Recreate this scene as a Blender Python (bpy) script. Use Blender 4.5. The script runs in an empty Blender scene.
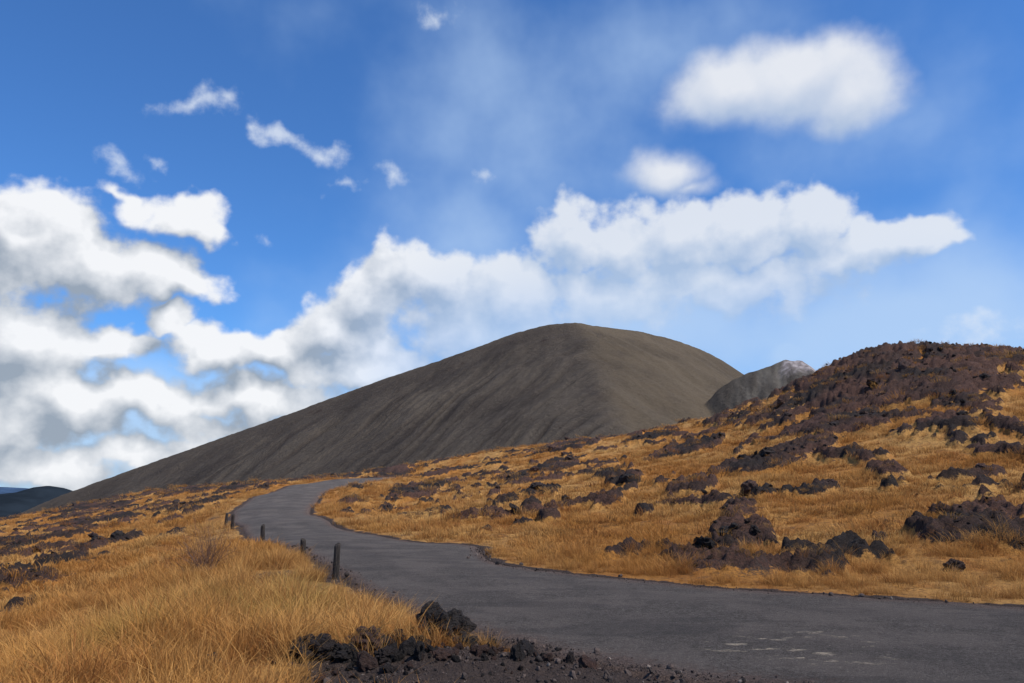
import bpy, math, random, bmesh
import numpy as np
from mathutils import Vector, noise as mnoise
rng=np.random.default_rng(7); random.seed(7)
scene=bpy.context.scene
scene.view_settings.view_transform='Standard'; scene.view_settings.look='None'
scene.view_settings.exposure=0; scene.view_settings.gamma=1
F=796.0; PITCH=math.atan(150.5/F); EYE=2.0
# ---------- camera
cd=bpy.data.cameras.new("camera"); cam=bpy.data.objects.new("camera",cd); scene.collection.objects.link(cam)
cd.sensor_width=36; cd.lens=36*F/1024; cd.clip_start=.1; cd.clip_end=60000
cam.location=(0,0,EYE); cam.rotation_euler=(math.pi/2+PITCH,0,0); scene.camera=cam
# ---------- surveying helpers (bearing tangents seen from the survey point)
def bear(u,v):
    c=(341.5-v)/F; den=math.cos(PITCH)-c*math.sin(PITCH)
    return (u-512)/F/den, math.tan(PITCH+math.atan(c))
def P3(u,v,d):
    tx,tz=bear(u,v); return (tx*d,d,EYE+tz*d)
# ---------- numpy noise
def _hash(ix,iy,seed):
    h=(ix.astype(np.int64)*374761393+iy.astype(np.int64)*668265263+seed*1274126177)&0xffffffff
    h=((h^(h>>13))*1274126177)&0xffffffff
    return (h^(h>>16))&0xffffffff
def gnoise(x,y,seed=0):
    x0=np.floor(x);y0=np.floor(y);fx=x-x0;fy=y-y0
    u=fx*fx*fx*(fx*(fx*6-15)+10);v=fy*fy*fy*(fy*(fy*6-15)+10)
    def g(ix,iy,dx,dy):
        a=_hash(ix,iy,seed)/4294967296.0*2*np.pi
        return np.cos(a)*dx+np.sin(a)*dy
    a=g(x0,y0,fx,fy);b=g(x0+1,y0,fx-1,fy);c=g(x0,y0+1,fx,fy-1);d=g(x0+1,y0+1,fx-1,fy-1)
    return ((a+(b-a)*u)+((c+(d-c)*u)-(a+(b-a)*u))*v)*1.4
def fbm(x,y,o=4,seed=0,ridged=False):
    s=0;a=1;n=0
    for i in range(o):
        q=gnoise(x*2**i+i*17.3,y*2**i-i*9.1,seed+i)
        if ridged:q=1-2*np.abs(q)
        s=s+a*q;n+=a;a*=.5
    return s/n
def sst(a,b,x):
    t=np.clip((x-a)/(b-a),0,1);return t*t*(3-2*t)
def mixc(f,a,b): 
    f=np.asarray(f)[...,None];return a*(1-f)+np.asarray(b)*f
# ---------- road outline
L=[(26,-2),(14,2.6),(6,6.6),(1.9,9.2),(.3,10.8),(-.95,12.8),(-2.4,15.8),(-4.0,19.8),(-6.7,26.6),(-10.0,33.8),(-15.6,47.5),(-22.5,66),(-27,85),(-28.5,104),(-27,125),(-18,150)]
R=[(30,5),(20,10.2),(12,13.4),(9,14.6),(6.55,16.1),(4,17.7),(1.2,20.7),(-.64,23.9),(-1.5,30.6),(-4.6,34.0),(-10.0,46.5),(-15.4,62),(-18.4,76),(-21.3,96),(-20,116),(-12,140)]
def catmull(p,n):
    p=np.array(p,float);q=np.vstack([2*p[0]-p[1],p,2*p[-1]-p[-2]]);out=[]
    for i in range(1,len(q)-2):
        for t in np.arange(n)/n:
            a,b,c,d=q[i-1],q[i],q[i+1],q[i+2]
            out.append(.5*((2*b)+(-a+c)*t+(2*a-5*b+4*c-d)*t*t+(-a+3*b-3*c+d)*t**3))
    out.append(p[-1]);return np.array(out)
LE=catmull(L,30);RE=catmull(R,30)
poly=np.vstack([LE[::6],RE[::-6]])
def road_dist(x,y):
    best=np.full(x.shape,1e9);ins=np.zeros(x.shape,bool);n=len(poly)
    for i in range(n):
        a=poly[i];b=poly[(i+1)%n];d=b-a;l2=max((d**2).sum(),1e-9)
        t=np.clip(((x-a[0])*d[0]+(y-a[1])*d[1])/l2,0,1)
        q=(x-a[0]-t*d[0])**2+(y-a[1]-t*d[1])**2
        best=np.minimum(best,q)
        if abs(b[1]-a[1])>1e-9:
            cr=((a[1]>y)!=(b[1]>y))&(x<(b[0]-a[0])*(y-a[1])/(b[1]-a[1])+a[0]);ins^=cr
    best=np.sqrt(best);return np.where(ins,-best,best)
# ---------- smooth terrain from surveyed heights (thin plate spline)
C=[]
def rz(y): return float(np.interp(y,[0,45,65,85,105,130,150],[0,0,.37,1.5,2.9,4.2,5.2]))
for a,b in zip(L,R):
    for q in (a,b): C.append((q[0],q[1],rz(q[1])))
crest=[(1400,354,62),(1200,351,74),(1024,358,82),(960,356,87),(880,356,92),(830,377,99),(780,397,105),(740,409,112),(690,424,122),(640,436,132),(590,441,142),(540,445,150),(480,454,156),(430,463,160),(390,469,163),(345,477,168),(260,484,172),(200,489,180),(150,492,188),(100,505,200),(50,516,190),(0,526,175),(-150,534,170)]
for u,v,d in crest:
    p=P3(u,v,d);C.append(p)
    k=1+45/d;C.append((p[0]*k,p[1]*k,p[2]-7))
for q in [(1024,460,40),(1024,540,23),(1024,420,50),(1024,385,62),(900,560,22),(900,500,33),(900,440,52),(900,390,72),
 (800,520,30),(800,470,48),(800,425,75),(700,560,23),(700,510,36),(700,460,70),(700,435,100),(600,520,38),(600,480,68),(600,452,105),
 (500,535,34),(500,505,55),(500,480,90),(500,461,130),(420,520,50),(420,495,80),(420,475,125),(360,510,66),(360,490,100),
 (0,600,31),(0,560,61),(0,536,100),(100,560,50),(100,531,85),(200,530,60),(200,506,100),(200,495,140),(100,516,130),(-150,600,30),(-150,550,80),(1250,480,40),(1250,420,55),(1250,560,20)]:
    C.append(P3(*q))
C+=[(-3,8,0),(-4.4,8,0),(-5.2,12,0),(-3.2,13.5,.0),(-6.4,20,.05),(-9.0,27,.05),(-8,8,-.8),(-9,12,-1.0),(-10.8,19,-1.0),(-12,12,-1.6),(-16,16,-2.0),(-15,25,-1.7),(-20,40,-1.6),(-30,50,-2.1),(-21.5,56,-.4),(-20,30,-2.1),
 (0,-12,0),(12,-12,0),(-12,-12,-.6),(0,0,0),(0,5,0),(-4,3,0),(-30,0,-2),(34,8,1.4),(30,-20,.5),(-60,-20,-4),(-60,30,-4),(60,-20,2),(70,30,10),(-100,90,-6)]
C=np.array(C);S=60.0
def U(r2): return np.where(r2>1e-12,.5*r2*np.log(np.maximum(r2,1e-12)),0)
n=len(C);XY=C[:,:2]/S
K=U(((XY[:,None]-XY[None])**2).sum(2))+np.eye(n)*2e-4
A=np.zeros((n+3,n+3));A[:n,:n]=K;A[:n,n]=1;A[:n,n+1:]=XY;A[n,:n]=1;A[n+1:,:n]=XY.T
W=np.linalg.solve(A,np.concatenate([C[:,2],[0,0,0]]))
def Hs(x,y):
    x=np.asarray(x,float);y=np.asarray(y,float);xs=x/S;ys=y/S
    z=W[n]+W[n+1]*xs+W[n+2]*ys
    for i in range(n): z=z+W[i]*U((xs-XY[i,0])**2+(ys-XY[i,1])**2)
    r=np.hypot(x,y);k=sst(190,420,r)
    k=np.maximum(k,sst(40,160,-y))
    return z*(1-k)+(-85)*k*sst(0,1,k)+k*(1-sst(0,1,k))*(-20)
def hit(u,v):
    tx,tz=bear(u,v);d=np.geomspace(5,230,1500);z=EYE+tz*d;h=Hs(tx*d,d)
    i=np.where(h>=z)[0]
    i=i[0] if len(i) else len(d)-1
    return tx*d[i],d[i]
# ---------- lava outcrops (world space ellipses on the ground)
spots=[(880,366,75,18,1.2),(960,366,80,13,1.15),(1030,366,60,8,1.0),(830,390,60,18,1.15),(905,398,65,15,1.05),(860,425,75,16,1.15),(800,450,60,12,1.1),(755,466,50,9,1.1),(725,425,35,9,.7),(690,452,45,6,.8),(930,430,35,9,.8),(780,412,50,11,.8),
(955,482,80,6,1.05),(890,490,40,4,1),(820,492,30,6,1.05),(970,547,85,13,1.1),(1000,520,34,6,.9),(738,540,38,11,1.2),(645,517,16,4,1.1),(690,495,30,5,1.05),(560,467,26,8,1.2),(515,482,32,5,1.05),(390,476,30,8,1.15),(412,493,46,6,1.1),(640,442,55,4,.8),(560,447,60,3,.8),(450,458,50,3,.8),
(350,505,10,3,.9),(420,520,36,3,1),(180,491,50,5,1.05),(90,507,55,5,1.05),(40,608,52,9,1.2),(30,545,50,4,1.05),(120,542,50,4,1.05),(60,568,44,4,1.05),(140,572,30,4,1),(90,523,70,3,1),(200,507,32,3,.9),(240,487,30,3,.9),(20,585,30,4,.9),(880,545,16,6,1.05),(600,500,24,2,.8),(760,500,36,3,.7),(550,520,14,3,.8),(330,478,34,3,1)]
EL=[]
for u,v,ru,rv,am in spots:
    x,y=hit(u,v);_,y1=hit(u,min(v+rv,640));_,y0=hit(u,v-rv)
    EL.append((x,y,max(ru*y/F,.5),min(max(abs(y0-y1)/2,.6),28),x/y,am))
def masks(x,y,rd):
    m=np.full(x.shape,-1.0)
    for ex,ey,rx,ry,t,am in EL:
        dx=x-ex-(y-ey)*t;dy=y-ey
        m=np.maximum(m,(1-np.sqrt((dx/rx)**2+(dy/ry)**2))*am)
    nz=fbm(x/5.5,y/8,4,11)
    nf=fbm(x/1.3,y/1.3,3,21)
    top=sst(20,40,x)*sst(55,80,y)
    val=m*1.1+nz*1.2+nf*.40-.15+top*.10
    sc=fbm(x/9+3,y/13,4,31,True)
    val=np.maximum(val,(sc-.54)*1.6+nf*.4+nz*.45-.12)
    rock=sst(.08,.40,val)
    rock*=sst(.8,3.0,rd)
    verge=sst(9,6,rd)*sst(-2,-5,x)*sst(60,42,y)
    rock*=1-verge
    rock*=np.where(y<13,sst(3,9,np.hypot(x,y-9)),1)
    e=1-np.sqrt(((x-.2)/2.8)**2+((y-8.6)/1.8)**2)
    dirt=sst(-.1,.35,e+nf*.35+fbm(x/.5,y/.5,2,5)*.15)
    dirt=np.maximum(dirt,sst(.75,.1,rd+nf*.5))
    far=sst(6,2,rd)*sst(.1,.6,fbm(x/3,y/3,3,77)+.12)*.5
    return rock,np.clip(np.maximum(dirt,far),0,1)
def Hfull(x,y):
    rd=road_dist(x,y);z=Hs(x,y);rock,dirt=masks(x,y,rd);r=np.hypot(x,y)
    off=sst(.3,3.5,rd);fade=sst(420,200,r)
    d=fbm(x/7,y/7,3,3)*.45*off+fbm(x/1.8,y/1.8,3,4)*.15*off
    top=sst(20,40,x)*sst(55,80,y)
    rr=(fbm(x/2.4,y/2.4,6,41,True)*.8+.08)*sst(8,50,r)*(.42+1.0*top)+(fbm(x/.8,y/.8,5,43,True)+.05)*.46+fbm(x/.28,y/.28,2,44)*.07
    d=d+rock*(.12+np.maximum(rr,-.25))*sst(.5,3,rd)
    m=np.exp(-(((x+1.0)/1.9)**2+((y-9.6)/.9)**2))*.18
    d=d+m*sst(0,.8,rd)+dirt*fbm(x/.22,y/.22,3,8)*.06*sst(-.05,.2,rd)
    d=d*fade-.10*sst(.35,0.0,rd)
    return z+d,rock,dirt,rd
def grasscol(x,y):
    n1=fbm(x/8,y/11,4,201);n2=fbm(x/1.2,y/1.6,4,211);n3=fbm(x/3,y/4,3,221)
    c=mixc(sst(-.3,.3,n1),np.array([.49,.215,.048]),[.61,.335,.105])
    c=mixc(sst(-.05,.35,n2)*.6,c,[.40,.150,.034])
    c=mixc(sst(.12,.42,n3)*.35,c,[.27,.155,.045])
    g=sst(1,.25,np.hypot((x+4.6)*.33,(y-14)*.15))*sst(-.15,.3,fbm(x/.9,y/1.4,3,231))
    c=mixc(g*.6,c,[.29,.235,.055])
    return c
# ---------- mesh helper
def add_attr(me,k,v):
    if v.ndim>=2 and v.shape[-1]==3 and v.size==3*len(me.vertices):
        at=me.attributes.new(k,'FLOAT_VECTOR','POINT');at.data.foreach_set("vector",v.astype(np.float32).ravel())
    else:
        at=me.attributes.new(k,'FLOAT','POINT');at.data.foreach_set("value",v.ravel().astype(np.float32))
def grid_mesh(name,X,Y,Z,mat,attrs={},smooth=True,closed=False):
    nr,nc=X.shape;co=np.stack([X,Y,Z],-1).reshape(-1,3).astype(np.float32)
    idx=np.arange(nr*nc).reshape(nr,nc)
    a=idx[:-1,:-1].ravel();b=idx[:-1,1:].ravel();c=idx[1:,1:].ravel();d=idx[1:,:-1].ravel()
    q=np.stack([a,b,c,d],-1)
    if closed:
        q=np.vstack([q,np.stack([idx[:-1,-1],idx[:-1,0],idx[1:,0],idx[1:,-1]],-1)])
    me=bpy.data.meshes.new(name);me.vertices.add(len(co));me.vertices.foreach_set("co",co.ravel())
    me.loops.add(q.size);me.loops.foreach_set("vertex_index",q.ravel().astype(np.int32))
    me.polygons.add(len(q));me.polygons.foreach_set("loop_start",np.arange(0,q.size,4,dtype=np.int32))
    me.polygons.foreach_set("loop_total",np.full(len(q),4,np.int32))
    me.update(calc_edges=True);me.validate()
    me.polygons.foreach_set("use_smooth",np.full(len(me.polygons),smooth))
    for k,v in attrs.items(): add_attr(me,k,v)
    o=bpy.data.objects.new(name,me);scene.collection.objects.link(o);me.materials.append(mat);return o
# ---------- material helper
class NT:
    def __init__(s,nt): s.nt=nt
    def n(s,t,ins={},**kw):
        nd=s.nt.nodes.new(t)
        for k,v in kw.items(): setattr(nd,k,v)
        for k,v in ins.items(): s.set(nd.inputs[k],v)
        return nd
    def set(s,sock,v):
        if isinstance(v,bpy.types.NodeSocket): s.nt.links.new(v,sock)
        elif isinstance(v,bpy.types.Node): s.nt.links.new(v.outputs[0],sock)
        else: sock.default_value=v
    def m(s,op,a,b=0.0,c=0.0,clamp=False):
        nd=s.nt.nodes.new("ShaderNodeMath");nd.operation=op;nd.use_clamp=clamp
        for i,v in enumerate((a,b,c)): s.set(nd.inputs[i],v)
        return nd.outputs[0]
    def vm(s,op,a,b=(0,0,0)):
        nd=s.nt.nodes.new("ShaderNodeVectorMath");nd.operation=op
        s.set(nd.inputs[0],a)
        if op=='SCALE': s.set(nd.inputs[3],b)
        else: s.set(nd.inputs[1],b)
        return nd.outputs[1] if op in('LENGTH','DOT_PRODUCT') else nd.outputs[0]
    def mix(s,f,a,b,bt='MIX'):
        nd=s.nt.nodes.new("ShaderNodeMix");nd.data_type='RGBA';nd.blend_type=bt
        s.set(nd.inputs[0],f)
        for i,v in ((6,a),(7,b)):
            if isinstance(v,tuple) and len(v)==3:v=v+(1,)
            s.set(nd.inputs[i],v)
        return nd.outputs[2]
    def noise(s,vec,scale,detail=4,rough=.55,dist=0,col=False,dim='3D'):
        nd=s.n("ShaderNodeTexNoise",{},noise_dimensions=dim)
        for k,v in(("Scale",scale),("Detail",detail),("Roughness",rough),("Distortion",dist)): s.set(nd.inputs[k],float(v))
        if vec is not None:s.set(nd.inputs["Vector"],vec)
        return nd.outputs[1] if col else nd.outputs[0]
    def mr(s,v,a,b,c=0.0,d=1.0,smooth=True):
        nd=s.n("ShaderNodeMapRange",{"Value":v,"From Min":a,"From Max":b,"To Min":c,"To Max":d})
        if smooth: nd.interpolation_type='SMOOTHSTEP'
        return nd.outputs[0]
    def attr(s,name,out="Fac",ty='GEOMETRY'):
        return s.n("ShaderNodeAttribute",attribute_name=name,attribute_type=ty).outputs[out]
def newmat(name):
    m=bpy.data.materials.new(name);m.use_nodes=True;m.node_tree.nodes.clear()
    t=NT(m.node_tree);out=t.n("ShaderNodeOutputMaterial");return m,t,out
def principled(t,out,col,rough=.9,bumph=None,bs=.5,bd=.05,spec=.2):
    b=t.n("ShaderNodeBsdfPrincipled",{"Base Color":col,"Roughness":rough,"Specular IOR Level":spec})
    if bumph is not None:
        bp=t.n("ShaderNodeBump",{"Strength":bs,"Distance":bd,"Height":bumph});t.set(b.inputs["Normal"],bp.outputs[0])
    t.set(out.inputs[0],b.outputs[0]);return b
# ground material
gm,t,out=newmat("dry_ground")
pos=t.n("ShaderNodeNewGeometry").outputs["Position"]
N3=t.noise(pos,2.5,5,.7);N9=t.noise(pos,10,4,.7)
ga=t.mix(t.mr(N9,.3,.7,0,.6),t.attr("gcol","Color"),(.18,.09,.036));ga=t.mix(t.mr(N3,.48,.68,0,.7),ga,(.105,.055,.028))
rc=t.mix(t.attr("rtone"),(.036,.028,.025),(.115,.060,.044));rc=t.mix(t.mr(N9,.38,.72),rc,(.024,.019,.017))
rc=t.mix(t.mr(N3,.58,.72,0,.55),rc,(.20,.11,.05))
dc=t.mix(N9,(.030,.023,.021),(.105,.074,.060))
rk=t.m('ADD',t.attr("rock"),t.m('MULTIPLY',t.m('SUBTRACT',N3,.5),1.1))
c=t.mix(t.mr(rk,.38,.56),ga,rc)
c=t.mix(t.mr(t.m('ADD',t.attr("dirt"),t.m('MULTIPLY',t.m('SUBTRACT',N9,.5),.8)),.35,.6),c,dc)
principled(t,out,c,.95,t.noise(pos,6,6,.75),1,.24,.1)
# lava rock material
rm,t,out=newmat("lava_rock")
oi=t.n("ShaderNodeObjectInfo").outputs["Random"];tc=t.n("ShaderNodeTexCoord").outputs["Object"]
nr_=t.noise(tc,4,5,.75)
c=t.mix(t.mr(oi,.3,.95),(.030,.024,.022),(.105,.056,.042))
c=t.mix(t.mr(nr_,.45,.7,0,.6),c,(.066,.052,.045))
principled(t,out,c,.9,nr_,1,.25,.2)
# gravel
gv,t,out=newmat("loose_gravel")
oi=t.n("ShaderNodeObjectInfo").outputs["Random"]
c=t.mix(t.mr(oi,0,1,0,1,False),(.026,.021,.019),(.095,.068,.056));c=t.mix(t.mr(oi,.96,.98),c,(.20,.16,.13))
principled(t,out,c,.9)
# grass blades
gb,t,out=newmat("dry_grass_blade")
oi=t.n("ShaderNodeObjectInfo").outputs["Random"]
c=t.attr("gcol","Color",'INSTANCER')
c=t.mix(t.mr(oi,.0,1,0,.42,False),c,(.66,.41,.165))
c=t.mix(t.mr(oi,.86,.9,0,.8),c,(.33,.12,.036))
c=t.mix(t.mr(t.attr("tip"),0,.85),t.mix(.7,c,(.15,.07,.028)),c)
d=t.n("ShaderNodeBsdfDiffuse",{"Color":c});tr=t.n("ShaderNodeBsdfTranslucent",{"Color":c})
mx=t.n("ShaderNodeMixShader",{0:.34});t.set(mx.inputs[1],d.outputs[0]);t.set(mx.inputs[2],tr.outputs[0]);t.set(out.inputs[0],mx.outputs[0])
# asphalt
am,t,out=newmat("asphalt")
pos=t.n("ShaderNodeNewGeometry").outputs["Position"];ac=t.attr("across")
g=t.noise(pos,30,4,.9);g2=t.noise(pos,7,6,.85);big=t.noise(pos,.55,5,.65)
c=t.mix(t.mr(g,.36,.66),(.038,.032,.029),(.175,.150,.132))
c=t.mix(t.mr(g2,.46,.58,0,.6),c,(.046,.039,.035))
c=t.mix(t.mr(big,.44,.58,0,.5),c,(.145,.120,.104))
lp=t.noise(t.vm('MULTIPLY',pos,(.25,.8,1)),.8,3,.5)
c=t.mix(t.mr(lp,.56,.60,0,.35),c,(.045,.040,.038))
tr1=t.m('ABSOLUTE',t.m('SUBTRACT',t.m('ABSOLUTE',t.m('SUBTRACT',ac,.5)),.2))
c=t.mix(t.mr(tr1,.1,0,0,.3),c,(.068,.058,.053))
edge=t.m('ABSOLUTE',t.m('SUBTRACT',ac,.5))
en=t.m('ADD',edge,t.m('MULTIPLY',t.m('SUBTRACT',g2,.5),.26))
c=t.mix(t.mr(en,.40,.49,0,.85),c,t.mix(t.mr(g,.35,.65),(.04,.029,.026),(.17,.115,.092)))
vo=t.n("ShaderNodeTexVoronoi",{"Vector":pos,"Scale":14.0});sp=t.m('MULTIPLY',t.mr(vo.outputs[0],.2,.1),t.mr(big,.40,.55,0,.8))
c=t.mix(sp,c,(.22,.18,.155))
pp=t.vm('MULTIPLY',t.vm('SUBTRACT',pos,(3.75,11.0,0)),(.58,.62,0))
w=t.mr(t.vm('LENGTH',pp),1,.5)
st=t.noise(t.vm('MULTIPLY',pos,(1.0,2.6,1)),1.5,5,.75)
c=t.mix(t.m('MULTIPLY',t.m('MULTIPLY',w,t.mr(g,.35,.6,.4,1)),t.mr(st,.57,.65,0,.8)),c,(.55,.45,.33))
principled(t,out,c,.9,t.m('ADD',g,g2),1,.06,.1)
# ---------- ground sheet
az1=np.radians(np.arange(-44,44.01,.105));az2=np.radians(np.linspace(44,316,110)[1:-1])
az=np.concatenate([az1,az2])
rr=np.concatenate([np.linspace(.3,4.5,12)[:-1],np.geomspace(4.5,240,600),np.geomspace(240,30000,70)[1:]])
RR,AZ=np.meshgrid(rr,az,indexing='ij');X=RR*np.sin(AZ);Y=RR*np.cos(AZ)
Z,rock,dirt,rd=Hfull(X,Y)
Z=np.where(RR>450,np.minimum(Z,-85),Z)
rtone=sst(-.25,.35,fbm(X/5,Y/8,4,301)+.15*sst(0,40,X))
grid_mesh("ground",X,Y,Z,gm,{"rock":rock,"dirt":dirt,"gcol":grasscol(X,Y),"rtone":rtone},closed=True)
# ---------- road
nw=26;s=np.linspace(0,1,nw)
tt=np.arange(len(LE));jl=fbm(tt/7.,tt*0+.5,4,91)*.30;jr=fbm(tt/7.,tt*0+7.5,4,95)*.30
dirv=(RE-LE);wid=np.linalg.norm(dirv,axis=1,keepdims=True);dirv/=wid
A1=LE+dirv*jl[:,None];B1=RE+dirv*jr[:,None]
RX=A1[:,None,0]*(1-s)+B1[:,None,0]*s;RY=A1[:,None,1]*(1-s)+B1[:,None,1]*s
RZ=Hs(RX,RY)+.012+.05*(1-(2*s-1)**2)[None]+fbm(RX/1.5,RY/1.5,2,61)*.015
sk=lambda M:np.concatenate([M[:,:1],M,M[:,-1:]],1)
RX=sk(RX);RY=sk(RY);RZ=sk(RZ);RZ[:,0]-=.16;RZ[:,-1]-=.16
RX[:,0]-=dirv[:,0]*.12;RY[:,0]-=dirv[:,1]*.12;RX[:,-1]+=dirv[:,0]*.12;RY[:,-1]+=dirv[:,1]*.12
sc=np.concatenate([[0],s,[1]])[None]*np.ones((len(LE),1))
grid_mesh("road",RX[:,::-1],RY[:,::-1],RZ[:,::-1],am,{"across":sc[:,::-1]})
# ---------- volcano
sky1=[(-700,775),(-350,655),(0,523),(60,497),(120,475),(200,446),(300,411),(340,396),(380,381),(440,361),(480,347),(520,332.5),(545,326.5),(572,323),(605,327),(640,332),(672,340),(700,350),(722,361),(745,376),(775,396),(830,430),(1000,560)]
B=np.array([bear(*q) for q in sky1])
xs=np.arange(-1100,760,2.1);ys=np.arange(330,1330,2.4)
MX,MY=np.meshgrid(xs,ys)
XS=62.
def softabs(d,w): return np.sqrt(d*d+w*w)-w
wob=fbm(MY/90,MY*0+3,3,701)*16
dx=MX-XS-wob-(850-MY)*.03
yr=850+np.where(dx<0,.42*softabs(dx,12),.62*softabs(dx,20))
yr0=850+np.where(xs<XS,.42*softabs(xs-XS,12),.62*softabs(xs-XS,20))
row=EYE+np.interp(xs/yr0,B[:,0],B[:,1])*yr0
row=np.convolve(np.pad(row,2,mode='edge'),np.ones(5)/5,'valid')+fbm(xs/25,xs*0+1,3,61)*1.0;Rr=np.repeat(row[None],len(ys),0)
tdy=yr-MY
front=.47*(np.sqrt(np.maximum(tdy,0)**2+14**2)-14)
back=.25*(np.sqrt(np.maximum(-tdy,0)**2+20**2)-20)
MZ=Rr-front-back
# erosion gullies run down the fall line of the left flank
fl=MX+(850-MY)*.78
gul=fbm(fl/22+fbm(MX/60,MY/60,2,70)*.6,MY/300+fl/900,4,71,True)-.15
gf=fbm(fl/7,MY/170,3,73)
frr=MX-(850-MY)*.62
gr=fbm(frr/14+fbm(MX/50,MY/50,2,74)*.5,MY/240,3,76)
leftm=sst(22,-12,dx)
low=sst(30,180,tdy)*(.5+.5*sst(-.25,.25,fbm(MX/150,MY/150,2,79)))
MZ+=(gul*5.5+gf*2.2)*low*leftm+gr*1.6*(1-leftm)*sst(15,120,tdy)
MZ+=fbm(MX/70,MY/70,5,81)*6*sst(0,80,np.abs(tdy))+fbm(MX/8,MY/8,3,83)*1.0
# inner crater rim on the right
sky2=[(600,560),(670,448),(694,420),(706,402),(718,389),(730,381),(745,374),(765,367),(780,361),(792,360),(803,361),(813,368),(835,388),(900,430)]
B2=np.array([bear(*q) for q in sky2]);y2=650+fbm(xs/60.,xs*0,2,5)*8
R2=EYE+np.interp(xs/y2,B2[:,0],B2[:,1])*y2+fbm(xs/8,xs*0+2,4,6)*2.2*(np.abs(xs/y2-.34)<.13)
t2=y2[None]-MY
Z2=R2[None]-.62*np.maximum(t2,0)-.9*np.maximum(-t2,0)+fbm((MX+t2*.3)/9,MY/60,4,88,True)*3.4*sst(0,30,t2)
rim=sst(-3,4,Z2-MZ+fbm(MX/8,MY/8,3,12)*3)
MZ=np.maximum(MZ,Z2)
tb=MX/np.maximum(MY,1)
pale=rim*sst(.336,.350,tb+fbm(MX/8,MY/8,3,9)*.014)*sst(34,10,t2+fbm(MX/6,MY/6,3,10)*14)
mc=mixc(sst(-.35,.35,fbm(MX/110,MY/90,5,401)),np.array([.086,.067,.047]),[.118,.091,.062])
mc=mixc(sst(.0,.4,gr)*.35,mc,[.135,.108,.078])
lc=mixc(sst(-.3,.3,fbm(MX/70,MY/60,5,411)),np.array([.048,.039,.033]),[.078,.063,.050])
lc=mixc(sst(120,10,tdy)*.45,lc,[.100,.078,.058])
mc=mixc(leftm,mc,lc)  # shaded left flank painted in as a darker palette than the sunlit face
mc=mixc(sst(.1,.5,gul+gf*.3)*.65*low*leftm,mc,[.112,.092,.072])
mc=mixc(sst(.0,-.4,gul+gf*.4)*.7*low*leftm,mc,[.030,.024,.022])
mc=mixc(sst(.1,.5,fbm(MX/25,MY/40,5,421))*.45,mc,[.050,.040,.035])
oc=sst(.36,.48,fbm(MX/22,MY/22,4,431))*sst(200,40,tdy)*leftm
mc=mixc(oc*.7,mc,[.035,.022,.020])
rimc=mixc(sst(-.35,.4,fbm((MX+t2*.3)/7,MY/50,4,441)),np.array([.070,.060,.050]),[.155,.138,.115])
rimc=mixc(sst(.315,.27,tb)*.75,rimc,[.060,.050,.041])
mc=mixc(rim,mc,rimc)
mc=mixc(pale,mc,mixc(sst(-.2,.3,fbm(MX/4,MY/4,4,451)),np.array([.20,.17,.16]),[.44,.39,.38]))
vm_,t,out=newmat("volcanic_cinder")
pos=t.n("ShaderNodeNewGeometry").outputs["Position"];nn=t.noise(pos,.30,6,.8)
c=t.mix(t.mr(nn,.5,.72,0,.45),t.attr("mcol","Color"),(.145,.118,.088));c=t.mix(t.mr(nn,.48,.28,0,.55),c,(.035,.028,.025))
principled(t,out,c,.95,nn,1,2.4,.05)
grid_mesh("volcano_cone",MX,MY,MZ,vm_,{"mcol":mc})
# ---------- distant hills (aerial haze painted into their bluish base colour)
def hills(name,dist,pts,col,depth,amp):
    m,t,out=newmat(name+"_haze_tint");pos=t.n("ShaderNodeNewGeometry").outputs["Position"]
    principled(t,out,t.mix(t.mr(t.noise(pos,.004,5,.65),.35,.65),tuple(k*.75 for k in col),tuple(k*1.2 for k in col)),.95,spec=0.0)
    Bp=np.array([bear(*q) for q in pts]);x=np.linspace(Bp[0,0],Bp[-1,0],300)*dist;y=np.linspace(-1,1,60)
    Xh,Yh=np.meshgrid(x,y);r=EYE+np.interp(x/dist,Bp[:,0],Bp[:,1])*dist
    Zh=-90+(r[None]+90)*(1-np.abs(Yh)**1.1)+fbm(Xh/(dist*.05),Yh*4,4,14)*amp*(1-np.abs(Yh))*np.minimum(np.abs(Yh)*5,1)
    grid_mesh(name,Xh,dist+Yh*depth,Zh,m)
hills("near_wooded_hill",3200,[(-300,540),(-200,512),(-120,502),(-40,498),(0,494),(18,492),(35,487),(48,485.5),(62,487.5),(82,494),(120,508),(170,530)],(.016,.022,.029),700,30)
hills("far_haze_blue_hill",9000,[(-400,515),(-250,492),(-100,484),(-30,486),(5,487),(25,488),(50,492),(90,500),(200,530)],(.04,.07,.125),1500,40)
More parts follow.
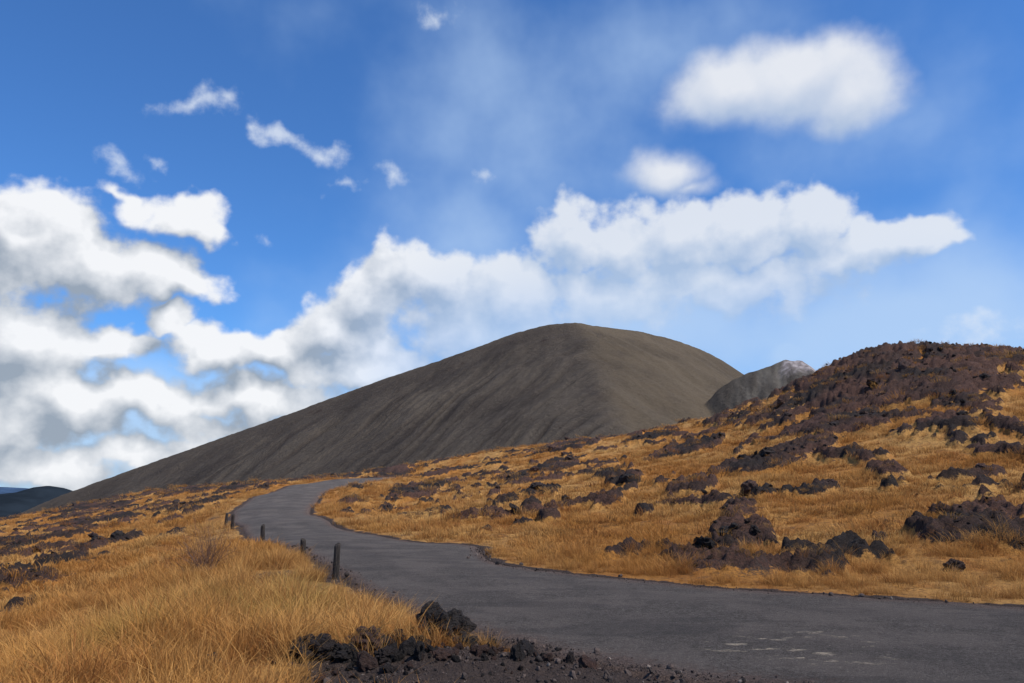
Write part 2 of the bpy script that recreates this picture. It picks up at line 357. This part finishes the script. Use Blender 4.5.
# ---------- instancing
def instancer(name,pts,rot,scl,idx,coll,mat,extra={}):
    me=bpy.data.meshes.new(name);me.vertices.add(len(pts));me.vertices.foreach_set("co",pts.astype(np.float32).ravel())
    add_attr(me,"rot",rot);add_attr(me,"scl",scl)
    for k,v in extra.items(): add_attr(me,k,v)
    a=me.attributes.new("idx",'INT','POINT');a.data.foreach_set("value",idx.astype(np.int32))
    o=bpy.data.objects.new(name,me);scene.collection.objects.link(o);me.materials.append(mat)
    ng=bpy.data.node_groups.new(name+"_scatter",'GeometryNodeTree')
    ng.interface.new_socket("Geometry",in_out='INPUT',socket_type='NodeSocketGeometry')
    ng.interface.new_socket("Geometry",in_out='OUTPUT',socket_type='NodeSocketGeometry')
    N=ng.nodes;Lk=ng.links
    i=N.new("NodeGroupInput");ou=N.new("NodeGroupOutput");ip=N.new("GeometryNodeInstanceOnPoints");ci=N.new("GeometryNodeCollectionInfo")
    ci.inputs[0].default_value=coll;ci.inputs["Separate Children"].default_value=True;ci.inputs["Reset Children"].default_value=True
    ip.inputs["Pick Instance"].default_value=True
    def na(nm,ty):
        q=N.new("GeometryNodeInputNamedAttribute");q.data_type=ty;q.inputs[0].default_value=nm;return q.outputs[0]
    Lk.new(i.outputs[0],ip.inputs["Points"]);Lk.new(ci.outputs[0],ip.inputs["Instance"])
    Lk.new(na("idx",'INT'),ip.inputs["Instance Index"]);Lk.new(na("rot",'FLOAT_VECTOR'),ip.inputs["Rotation"]);Lk.new(na("scl",'FLOAT_VECTOR'),ip.inputs["Scale"])
    Lk.new(ip.outputs[0],ou.inputs[0])
    md=o.modifiers.new("scatter",'NODES');md.node_group=ng;return o
def tuft(name,nb,rad,h0,h1,w,mat,lean=.5):
    V=[];Fc=[];T=[]
    for _ in range(nb):
        a=random.uniform(0,6.283);r=rad*math.sqrt(random.random());bx,by=r*math.cos(a),r*math.sin(a)
        h=random.uniform(h0,h1);a2=a+random.gauss(0,.9);ln=h*random.uniform(.1,lean)*(.5+r/rad)
        fx,fy=random.uniform(-w,w),random.uniform(-w,w)
        b=len(V);k=3
        for j in range(k):
            f=j/k;ww=(1-.55*f);cx=bx+math.cos(a2)*ln*f*f;cy=by+math.sin(a2)*ln*f*f;cz=h*f*(1-.12*f)-.03*(j==0)
            V+= [(cx-fx*ww,cy-fy*ww,cz),(cx+fx*ww,cy+fy*ww,cz)];T+=[f,f]
        V.append((bx+math.cos(a2)*ln,by+math.sin(a2)*ln,h*.86));T.append(1)
        for j in range(k-1):Fc.append((b+2*j,b+2*j+1,b+2*j+3,b+2*j+2))
        Fc.append((b+2*k-2,b+2*k-1,b+2*k))
    me=bpy.data.meshes.new(name);me.from_pydata(V,[],Fc);me.materials.append(mat)
    at=me.attributes.new("tip",'FLOAT','POINT');at.data.foreach_set("value",np.array(T,np.float32))
    return bpy.data.objects.new(name,me)
cn=bpy.data.collections.new("grass_tufts_fine")
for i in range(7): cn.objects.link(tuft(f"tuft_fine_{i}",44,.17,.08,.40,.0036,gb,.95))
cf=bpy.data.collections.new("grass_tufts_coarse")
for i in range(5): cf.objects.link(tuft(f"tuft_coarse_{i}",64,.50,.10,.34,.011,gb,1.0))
def scatter(r0,r1,dens):
    a0=math.radians(43);area=.5*2*a0*(r1*r1-r0*r0);N=int(area*dens)
    r=np.sqrt(rng.uniform(r0*r0,r1*r1,N));a=rng.uniform(-a0,a0,N);return r*np.sin(a),r*np.cos(a)
def mkgrass(parts,coll,nvar,name,scale_fn):
    x=np.concatenate([p[0] for p in parts]);y=np.concatenate([p[1] for p in parts])
    z,rock,dirt,rd=Hfull(x,y)
    clump=fbm(x/1.1,y/1.1,3,101)+.5*fbm(x/6,y/6,3,103)
    p=(1-.88*sst(.3,.8,rock))*(1-sst(.2,.6,dirt))*sst(.1,.5,rd)*(.2+.8*sst(-.22,.2,clump))
    keep=rng.random(len(x))<p
    x,y,z,cl,rd=x[keep],y[keep],z[keep],clump[keep],rd[keep];N=len(x)
    sc=scale_fn(x,y,rd)*rng.uniform(.5,1.3,N)*(.65+.75*sst(-.2,.4,cl))*(.6+.4*sst(.3,2,rd))
    verge=sst(7,2.5,rd)*sst(-1,-4,x)
    sc3=np.stack([sc,sc,sc*(1+.25*verge)],-1)
    rot=np.stack([rng.normal(0,.16,N),rng.normal(.0,.16,N),rng.uniform(0,6.28,N)],-1)
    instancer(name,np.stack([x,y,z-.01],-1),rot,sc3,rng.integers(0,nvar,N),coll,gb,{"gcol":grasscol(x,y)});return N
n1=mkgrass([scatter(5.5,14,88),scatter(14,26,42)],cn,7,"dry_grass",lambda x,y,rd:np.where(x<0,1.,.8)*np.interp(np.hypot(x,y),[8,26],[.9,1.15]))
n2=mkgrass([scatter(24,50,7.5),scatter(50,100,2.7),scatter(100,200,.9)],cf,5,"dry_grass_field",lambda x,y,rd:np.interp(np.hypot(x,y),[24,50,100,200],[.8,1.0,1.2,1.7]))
# rocks
def boulder(name,seed,sub=3,sx=1,sy=1,sz=.75,mat=rm,rough=.34):
    bm=bmesh.new();bmesh.ops.create_icosphere(bm,subdivisions=sub,radius=1);o=Vector((seed*3.7,seed*1.3,seed*9.1))
    for v in bm.verts:
        p=v.co.copy()
        c=mnoise.voronoi(p*1.3+o)[0];k=1+.35*mnoise.noise(p*1.1+o)+rough*(c[1]-c[0]-.35)+.22*mnoise.fractal(p*3+o,.9,2,4)
        q=p*k;v.co=Vector((q.x*sx,q.y*sy,q.z*sz))
    me=bpy.data.meshes.new(name);bm.to_mesh(me);bm.free();me.materials.append(mat)
    return bpy.data.objects.new(name,me)
cr=bpy.data.collections.new("lava_rock_variants")
for i in range(8): cr.objects.link(boulder(f"lava_rock_variant_{i}",i+1,3,1,random.uniform(.5,1.0),random.uniform(.3,.65),rough=.5))
cg=bpy.data.collections.new("gravel_variants")
for i in range(4): cg.objects.link(boulder(f"gravel_variant_{i}",i+40,2,1,.8,.6,gv))
x=[];y=[]
for a in(scatter(8,30,9),scatter(30,70,3.4),scatter(70,130,1.7),scatter(130,200,.6)): x.append(a[0]);y.append(a[1])
x=np.concatenate(x);y=np.concatenate(y);z,rock,dirt,rd=Hfull(x,y);r=np.hypot(x,y)
cz=sst(-.05,.3,fbm(x/2.8,y/3.6,3,501))
keep=(rng.random(len(x))<(sst(.5,.95,rock)*(.14+.7*cz)+.003))&(rd>.8)
x,y,z,r,cz=x[keep],y[keep],z[keep],r[keep],cz[keep];N=len(x)
sz=np.minimum(.05+rng.pareto(1.9,N)*.07*(.6+.8*cz),.55)*np.interp(r,[8,30,100],[.6,.85,1.4])
instancer("lava_rocks",np.stack([x,y,z-sz*.05],-1),rng.uniform(0,6.28,(N,3))*np.array([.12,.12,1]),np.repeat(sz[:,None],3,1),rng.integers(0,8,N),cr,rm)
NR=N
# loose dark lava chunks at the road shoulder in front
qx=rng.normal(-1.0,.95,260);qy=rng.normal(9.7,.45,260);qz,_,_,qrd=Hfull(qx,qy)
k=(qrd>.25)&(qy>8.2);qx,qy,qz=qx[k],qy[k],qz[k];N=len(qx);qs=np.minimum(.025+rng.pareto(1.8,N)*.03,.16)
instancer("lava_chunks",np.stack([qx,qy,qz+qs*.2],-1),rng.uniform(0,6.28,(N,3)),np.repeat(qs[:,None],3,1),rng.integers(0,8,N),cr,rm)
# gravel on the dirt shoulders
gx=np.concatenate([rng.uniform(-3.6,4.5,12000),rng.uniform(-8,14,16000)]);gy=np.concatenate([rng.uniform(6.2,11.5,12000),rng.uniform(9,30,16000)]);gz,rock,dirt,rd=Hfull(gx,gy)
q=rng.random(len(gx))
k=((q<sst(.2,.7,dirt))&(rd>-.15)&(rd<4)&(gy<11.5))|((rd>-.6)&(rd<.7)&(q<np.exp(-(rd/.35)**2)))
gx,gy,gz,rd=gx[k],gy[k],gz[k],rd[k];N=len(gx)
gz=np.where(rd<.1,Hs(gx,gy)+.02,gz)
gs=np.minimum(.005+rng.pareto(2.2,N)*.0065,.05)*np.interp(gy,[8,25],[1,1.8])
instancer("gravel",np.stack([gx,gy,gz+gs*.3],-1),rng.uniform(0,6.28,(N,3)),np.repeat(gs[:,None],3,1),rng.integers(0,4,N),cg,gv)
# foreground boulders
for i,(u,v,wpx,dd,zs) in enumerate([(441,640,34,10.7,.8),(366,664,23,9.9,.7),(312,676,22,9.5,.8),(396,655,14,10.2,.8),(345,676,17,9.5,.6),(418,657,13,10.1,.6),(466,652,14,10.3,.6),(480,668,9,9.6,.7),(385,678,13,9.3,.6),(955,575,10,19.5,.8)]):
    tx,tz=bear(u,v);xx=tx*dd;s_=wpx/F*dd
    zz=float(Hfull(np.array([xx]),np.array([dd]))[0][0])
    o=boulder("lava_boulder",20+i,5,1,.85,zs,rough=.6);o.name="lava_boulder";scene.collection.objects.link(o)
    o.location=(xx,dd,zz+s_*.30);o.scale=(s_*.95,)*3;o.rotation_euler=(0,0,i*1.7)
# ---------- wooden posts
wm,t,out=newmat("weathered_wood")
tc=t.n("ShaderNodeTexCoord").outputs["Object"];gr_=t.noise(t.vm('MULTIPLY',tc,(14,14,1.6)),3,6,.7)
principled(t,out,t.mix(t.mr(gr_,.3,.7),(.014,.012,.011),(.065,.053,.045)),.9,gr_,1,.02,.1)
def post(x,y,h,r,tilt):
    z=float(Hfull(np.array([x]),np.array([y]))[0][0]);bm=bmesh.new();rings=[];nseg=14;lev=[-.3,0,.2,.4,.6,.8,.93,.985,1.0]
    for li,l in enumerate(lev):
        k=r*(1.06-.12*max(l,0))*(1,1,1,1,1,1,1,.93,.72)[li];ring=[]
        for s in range(nseg):
            a=s/nseg*6.2832;q=k*(1+.12*mnoise.noise(Vector((math.cos(a)*1.6+x,math.sin(a)*1.6,l*1.2))))
            zz=l*h+(.035*math.sin(a*1+x)+.022*mnoise.noise(Vector((a*2,x,0))))*(l>.9)
            ring.append(bm.verts.new((q*math.cos(a),q*math.sin(a)*.9,zz)))
        rings.append(ring)
    for a,b in zip(rings,rings[1:]):
        for s in range(nseg): bm.faces.new((a[s],a[(s+1)%nseg],b[(s+1)%nseg],b[s]))
    bm.faces.new(rings[-1]);me=bpy.data.meshes.new("wooden_post");bm.to_mesh(me);bm.free();me.materials.append(wm)
    o=bpy.data.objects.new("wooden_post",me);scene.collection.objects.link(o);o.location=(x,y,z);o.rotation_euler=(tilt*.6,tilt,random.random()*3)
post(-4.12,19.3,.80,.085,.02);post(-6.5,25.6,.58,.09,-.04);post(-9.5,31.2,.76,.085,.05);post(-16.1,47,.82,.10,-.03);post(-17.9,51,.88,.10,.06)
# ---------- dry shrub
def shrub(x,y,h,nst,seed):
    random.seed(seed);V=[];Fc=[]
    def seg(a,b,r0,r1):
        d=(b-a).normalized();s=d.orthogonal().normalized();tq=d.cross(s);i=len(V)
        for p,rr_ in((a,r0),(b,r1)):
            for k in range(3):
                an=k*2.094;V.append(tuple(p+(s*math.cos(an)+tq*math.sin(an))*rr_))
        for k in range(3):Fc.append((i+k,i+(k+1)%3,i+3+(k+1)%3,i+3+k))
    def grow(p,d,l,r,lv):
        for _ in range(4):
            d=(d+Vector([random.gauss(0,.16) for _ in range(3)])+Vector((0,0,.04))).normalized();q=p+d*l/4;seg(p,q,r,r*.82);p=q;r*=.82
            if lv>0 and random.random()<.85:
                grow(p,(d+Vector([random.gauss(0,.55) for _ in range(3)])).normalized(),l*.6,r*.7,lv-1)
    for _ in range(nst):
        a=random.uniform(0,6.28);grow(Vector((random.gauss(0,.08),random.gauss(0,.08),-.05)),Vector((math.cos(a)*.55,math.sin(a)*.55,1)).normalized(),h*random.uniform(.6,1),.013,3)
    m,t,out=newmat("dry_twigs");principled(t,out,t.mix(t.n("ShaderNodeObjectInfo").outputs["Random"],(.13,.07,.045),(.17,.09,.055)),.9)
    me=bpy.data.meshes.new("dry_shrub");me.from_pydata(V,[],Fc);me.materials.append(m)
    o=bpy.data.objects.new("dry_shrub",me);scene.collection.objects.link(o)
    o.location=(x,y,float(Hfull(np.array([x]),np.array([y]))[0][0]))
shrub(-7.9,21.4,1.15,18,3);shrub(-8.7,22.6,.9,14,5)
# ---------- light
SE,SA=math.radians(52),math.radians(112)
sd=Vector((math.sin(SA)*math.cos(SE),math.cos(SA)*math.cos(SE),math.sin(SE)))
sl=bpy.data.lights.new("sun",'SUN');sl.energy=5.0;sl.angle=math.radians(.53);sl.color=(1,.95,.875)
so=bpy.data.objects.new("sun",sl);scene.collection.objects.link(so);so.rotation_euler=sd.to_track_quat('Z','Y').to_euler()
# ---------- world sky with clouds
w=bpy.data.worlds.new("sky");scene.world=w;w.use_nodes=True;w.node_tree.nodes.clear();t=NT(w.node_tree)
def azel(u,v):
    tx,tz=bear(u,v);return math.atan(tx),math.atan(tz/math.sqrt(1+tx*tx))
STR=.1
def make_group(name,blobs,det_s,det_a,det_o=6,rough=.5,smx=.12):
    g=bpy.data.node_groups.new(name,'ShaderNodeTree')
    g.interface.new_socket("P",in_out='INPUT',socket_type='NodeSocketVector');g.interface.new_socket("W",in_out='INPUT',socket_type='NodeSocketVector');g.interface.new_socket("D",in_out='OUTPUT',socket_type='NodeSocketFloat')
    q=NT(g);gi=q.n("NodeGroupInput");go=q.n("NodeGroupOutput");Pn=gi.outputs[0]
    PW=q.vm('MULTIPLY',q.vm('ADD',Pn,gi.outputs[1]),(1,1,0));acc=None
    for b in blobs:
        u,v,ru,rv=b[:4];amp=b[4] if len(b)>4 else 1;ang=b[5] if len(b)>5 else 0
        a,e=azel(u,v);dv=q.vm('SUBTRACT',PW,(a,e,0))
        if ang:
            rt=q.n("ShaderNodeVectorRotate",{"Vector":dv,"Angle":math.radians(ang)},rotation_type='Z_AXIS');dv=rt.outputs[0]
        l=q.vm('LENGTH',q.vm('MULTIPLY',dv,(F/ru,F/rv,0)))
        m=q.m('MULTIPLY',q.m('SUBTRACT',1.0,l),amp)
        acc=m if acc is None else q.m('SMOOTH_MAX',acc,m,smx)
    nz=q.noise(q.vm('MULTIPLY',Pn,(1,1.15,1)),det_s,det_o,rough,dim='2D')
    D=q.m('ADD',acc,q.m('MULTIPLY',q.m('SUBTRACT',nz,.5),det_a));q.set(go.inputs[0],D);return g
cum=[(-60,240,110,60),(20,232,95,50),(90,265,105,46),(175,282,60,28,.9),(45,200,60,22,.7),(185,218,60,26,.8),(130,200,50,14,.55),(30,345,70,56),(-70,350,110,80),(70,400,90,38),(150,400,90,32,.9),
(115,340,52,22,.95),(177,320,33,18,.9),(225,350,56,30),(285,352,62,30),(340,330,55,38),(375,300,54,44),(405,272,52,46),(455,285,60,46),(510,292,70,48),(360,368,110,34,.85),(260,400,110,30,.85),
(570,240,50,46),(625,245,64,46),(690,240,64,48),(745,230,62,46),(805,224,56,40),(850,252,75,36,.9),(908,240,52,30),(945,246,30,18,.7),(600,300,130,44,.7),(730,285,140,42,.7),(480,330,120,44,.8),
(40,470,110,26,.8),(140,452,90,20,.7),(10,425,80,38,.9),(220,430,90,18,.6)]
soft=[(735,90,98,42),(800,80,106,50),(850,94,66,42),(665,172,56,28,.7),(690,185,46,16,.45)]
wisp=[(200,108,46,13,.85,-15),(225,102,18,8,.7),(285,138,42,13,.95,25),(320,156,36,16,1),(262,126,16,8,.8),(108,163,24,13,.75,30),(150,168,12,7,.65),(395,183,24,11,.7),(345,184,22,6,.55),(432,16,30,14,.6),(492,180,18,8,.65),(262,240,10,9,.5),(970,330,60,14,.6)]
G1=make_group("cumulus",cum,25,.78,6,.52);G2=make_group("soft_cloud",soft,17,.42,5,.52);G3=make_group("wisps",wisp,40,1.1,4,.6)
G4=make_group("veil",[(520,130,260,150,.8,35),(640,60,240,110,.7),(600,330,420,140,1.3),(900,330,330,150,1.3),(120,440,400,110,1.9),(450,240,180,110,.8),(900,130,220,110,.5),(320,20,120,60,.35),(790,352,50,26,1.5)],7,.8,4,.5)
dirn=t.n("ShaderNodeTexCoord").outputs["Generated"]
nrm=t.vm('NORMALIZE',dirn);sx=t.n("ShaderNodeSeparateXYZ",{0:nrm})
azn=t.m('ARCTAN2',sx.outputs[0],sx.outputs[1]);eln=t.m('ARCSINE',sx.outputs[2])
P=t.n("ShaderNodeCombineXYZ",{0:azn,1:eln,2:0.0}).outputs[0]
wv1=t.vm('SCALE',t.vm('SUBTRACT',t.noise(P,13,3,.45,0,True,'2D'),(.5,.5,.5)),.058)
wv=t.vm('ADD',wv1,t.vm('SCALE',t.vm('SUBTRACT',t.noise(P,40,2,.45,0,True,'2D'),(.5,.5,.5)),.016))
wvs=t.vm('SCALE',wv1,.6)
def grp(g,p,ww=None):
    nd=t.n("ShaderNodeGroup");nd.node_tree=g;t.set(nd.inputs[0],p);t.set(nd.inputs[1],ww or wv);return nd.outputs[0]
def off(a,b): return t.vm('ADD',P,(a,b,0))
sk_=t.n("ShaderNodeTexSky",sky_type='NISHITA',sun_disc=False,sun_elevation=SE,sun_rotation=SA,altitude=600.,air_density=1.0,dust_density=.6,ozone_density=2.5)
skc=t.mix(1.0,sk_.outputs[0],(.61,1.10,1.66),'MULTIPLY')
k=1/STR
def C3(r,g,b): return (r*k,g*k,b*k)
v=t.mr(grp(G4,P,wvs),.0,1.3,0,.80)
col=t.mix(v,skc,C3(.49,.665,.92))
D=grp(G2,P,wvs);D2=grp(G2,off(.010,.026),wvs);a=t.mr(D,.0,.55)
sh=t.m('ADD',.50,t.m('MULTIPLY',t.m('SUBTRACT',D,D2),1.1),clamp=True)
col=t.mix(t.m('MULTIPLY',a,.90),col,t.mix(sh,C3(.48,.58,.75),C3(.85,.87,.91)))
D=grp(G3,P);col=t.mix(t.m('MULTIPLY',t.mr(D,.0,1.1),.75),col,C3(.76,.83,.93))
D=grp(G1,P);D2=grp(G1,off(.014,.032));a=t.mr(D,.02,.40)
core=t.mr(D,.25,1.0,0,.22)
sh=t.m('SUBTRACT',t.m('ADD',.57,t.m('MULTIPLY',t.m('SUBTRACT',D,D2),1.25)),core,clamp=True)
hz=t.mr(azn,-.30,.05)
foot=t.m('MULTIPLY',hz,t.mr(eln,azel(512,255)[1],azel(512,355)[1]))
lit=t.mix(hz,C3(.93,.94,.96),C3(.80,.84,.90));shd=t.mix(hz,C3(.32,.38,.46),C3(.42,.54,.73))
al=t.m('MULTIPLY',t.m('MULTIPLY',a,t.mr(hz,0,1,.97,.88,False)),t.m('SUBTRACT',1.0,t.m('MULTIPLY',foot,.65)))
col=t.mix(al,col,t.mix(sh,shd,lit))
bgA=t.n("ShaderNodeBackground",{"Color":col,"Strength":STR})
cl2=t.mr(t.noise(nrm,3.5,3,.6),.52,.66,0,.75)
bgB=t.n("ShaderNodeBackground",{"Color":t.mix(cl2,skc,C3(.66,.72,.80)),"Strength":STR})
inside=t.m('MULTIPLY',t.mr(t.m('ABSOLUTE',azn),.80,.70),t.m('MULTIPLY',t.mr(eln,.72,.62),t.mr(eln,-.06,-.03)))
ms=t.n("ShaderNodeMixShader",{0:inside});t.set(ms.inputs[1],bgB.outputs[0]);t.set(ms.inputs[2],bgA.outputs[0])
wo=t.n("ShaderNodeOutputWorld");t.set(wo.inputs[0],ms.outputs[0])
print("GRASS",n1,n2,"ROCKS",NR)
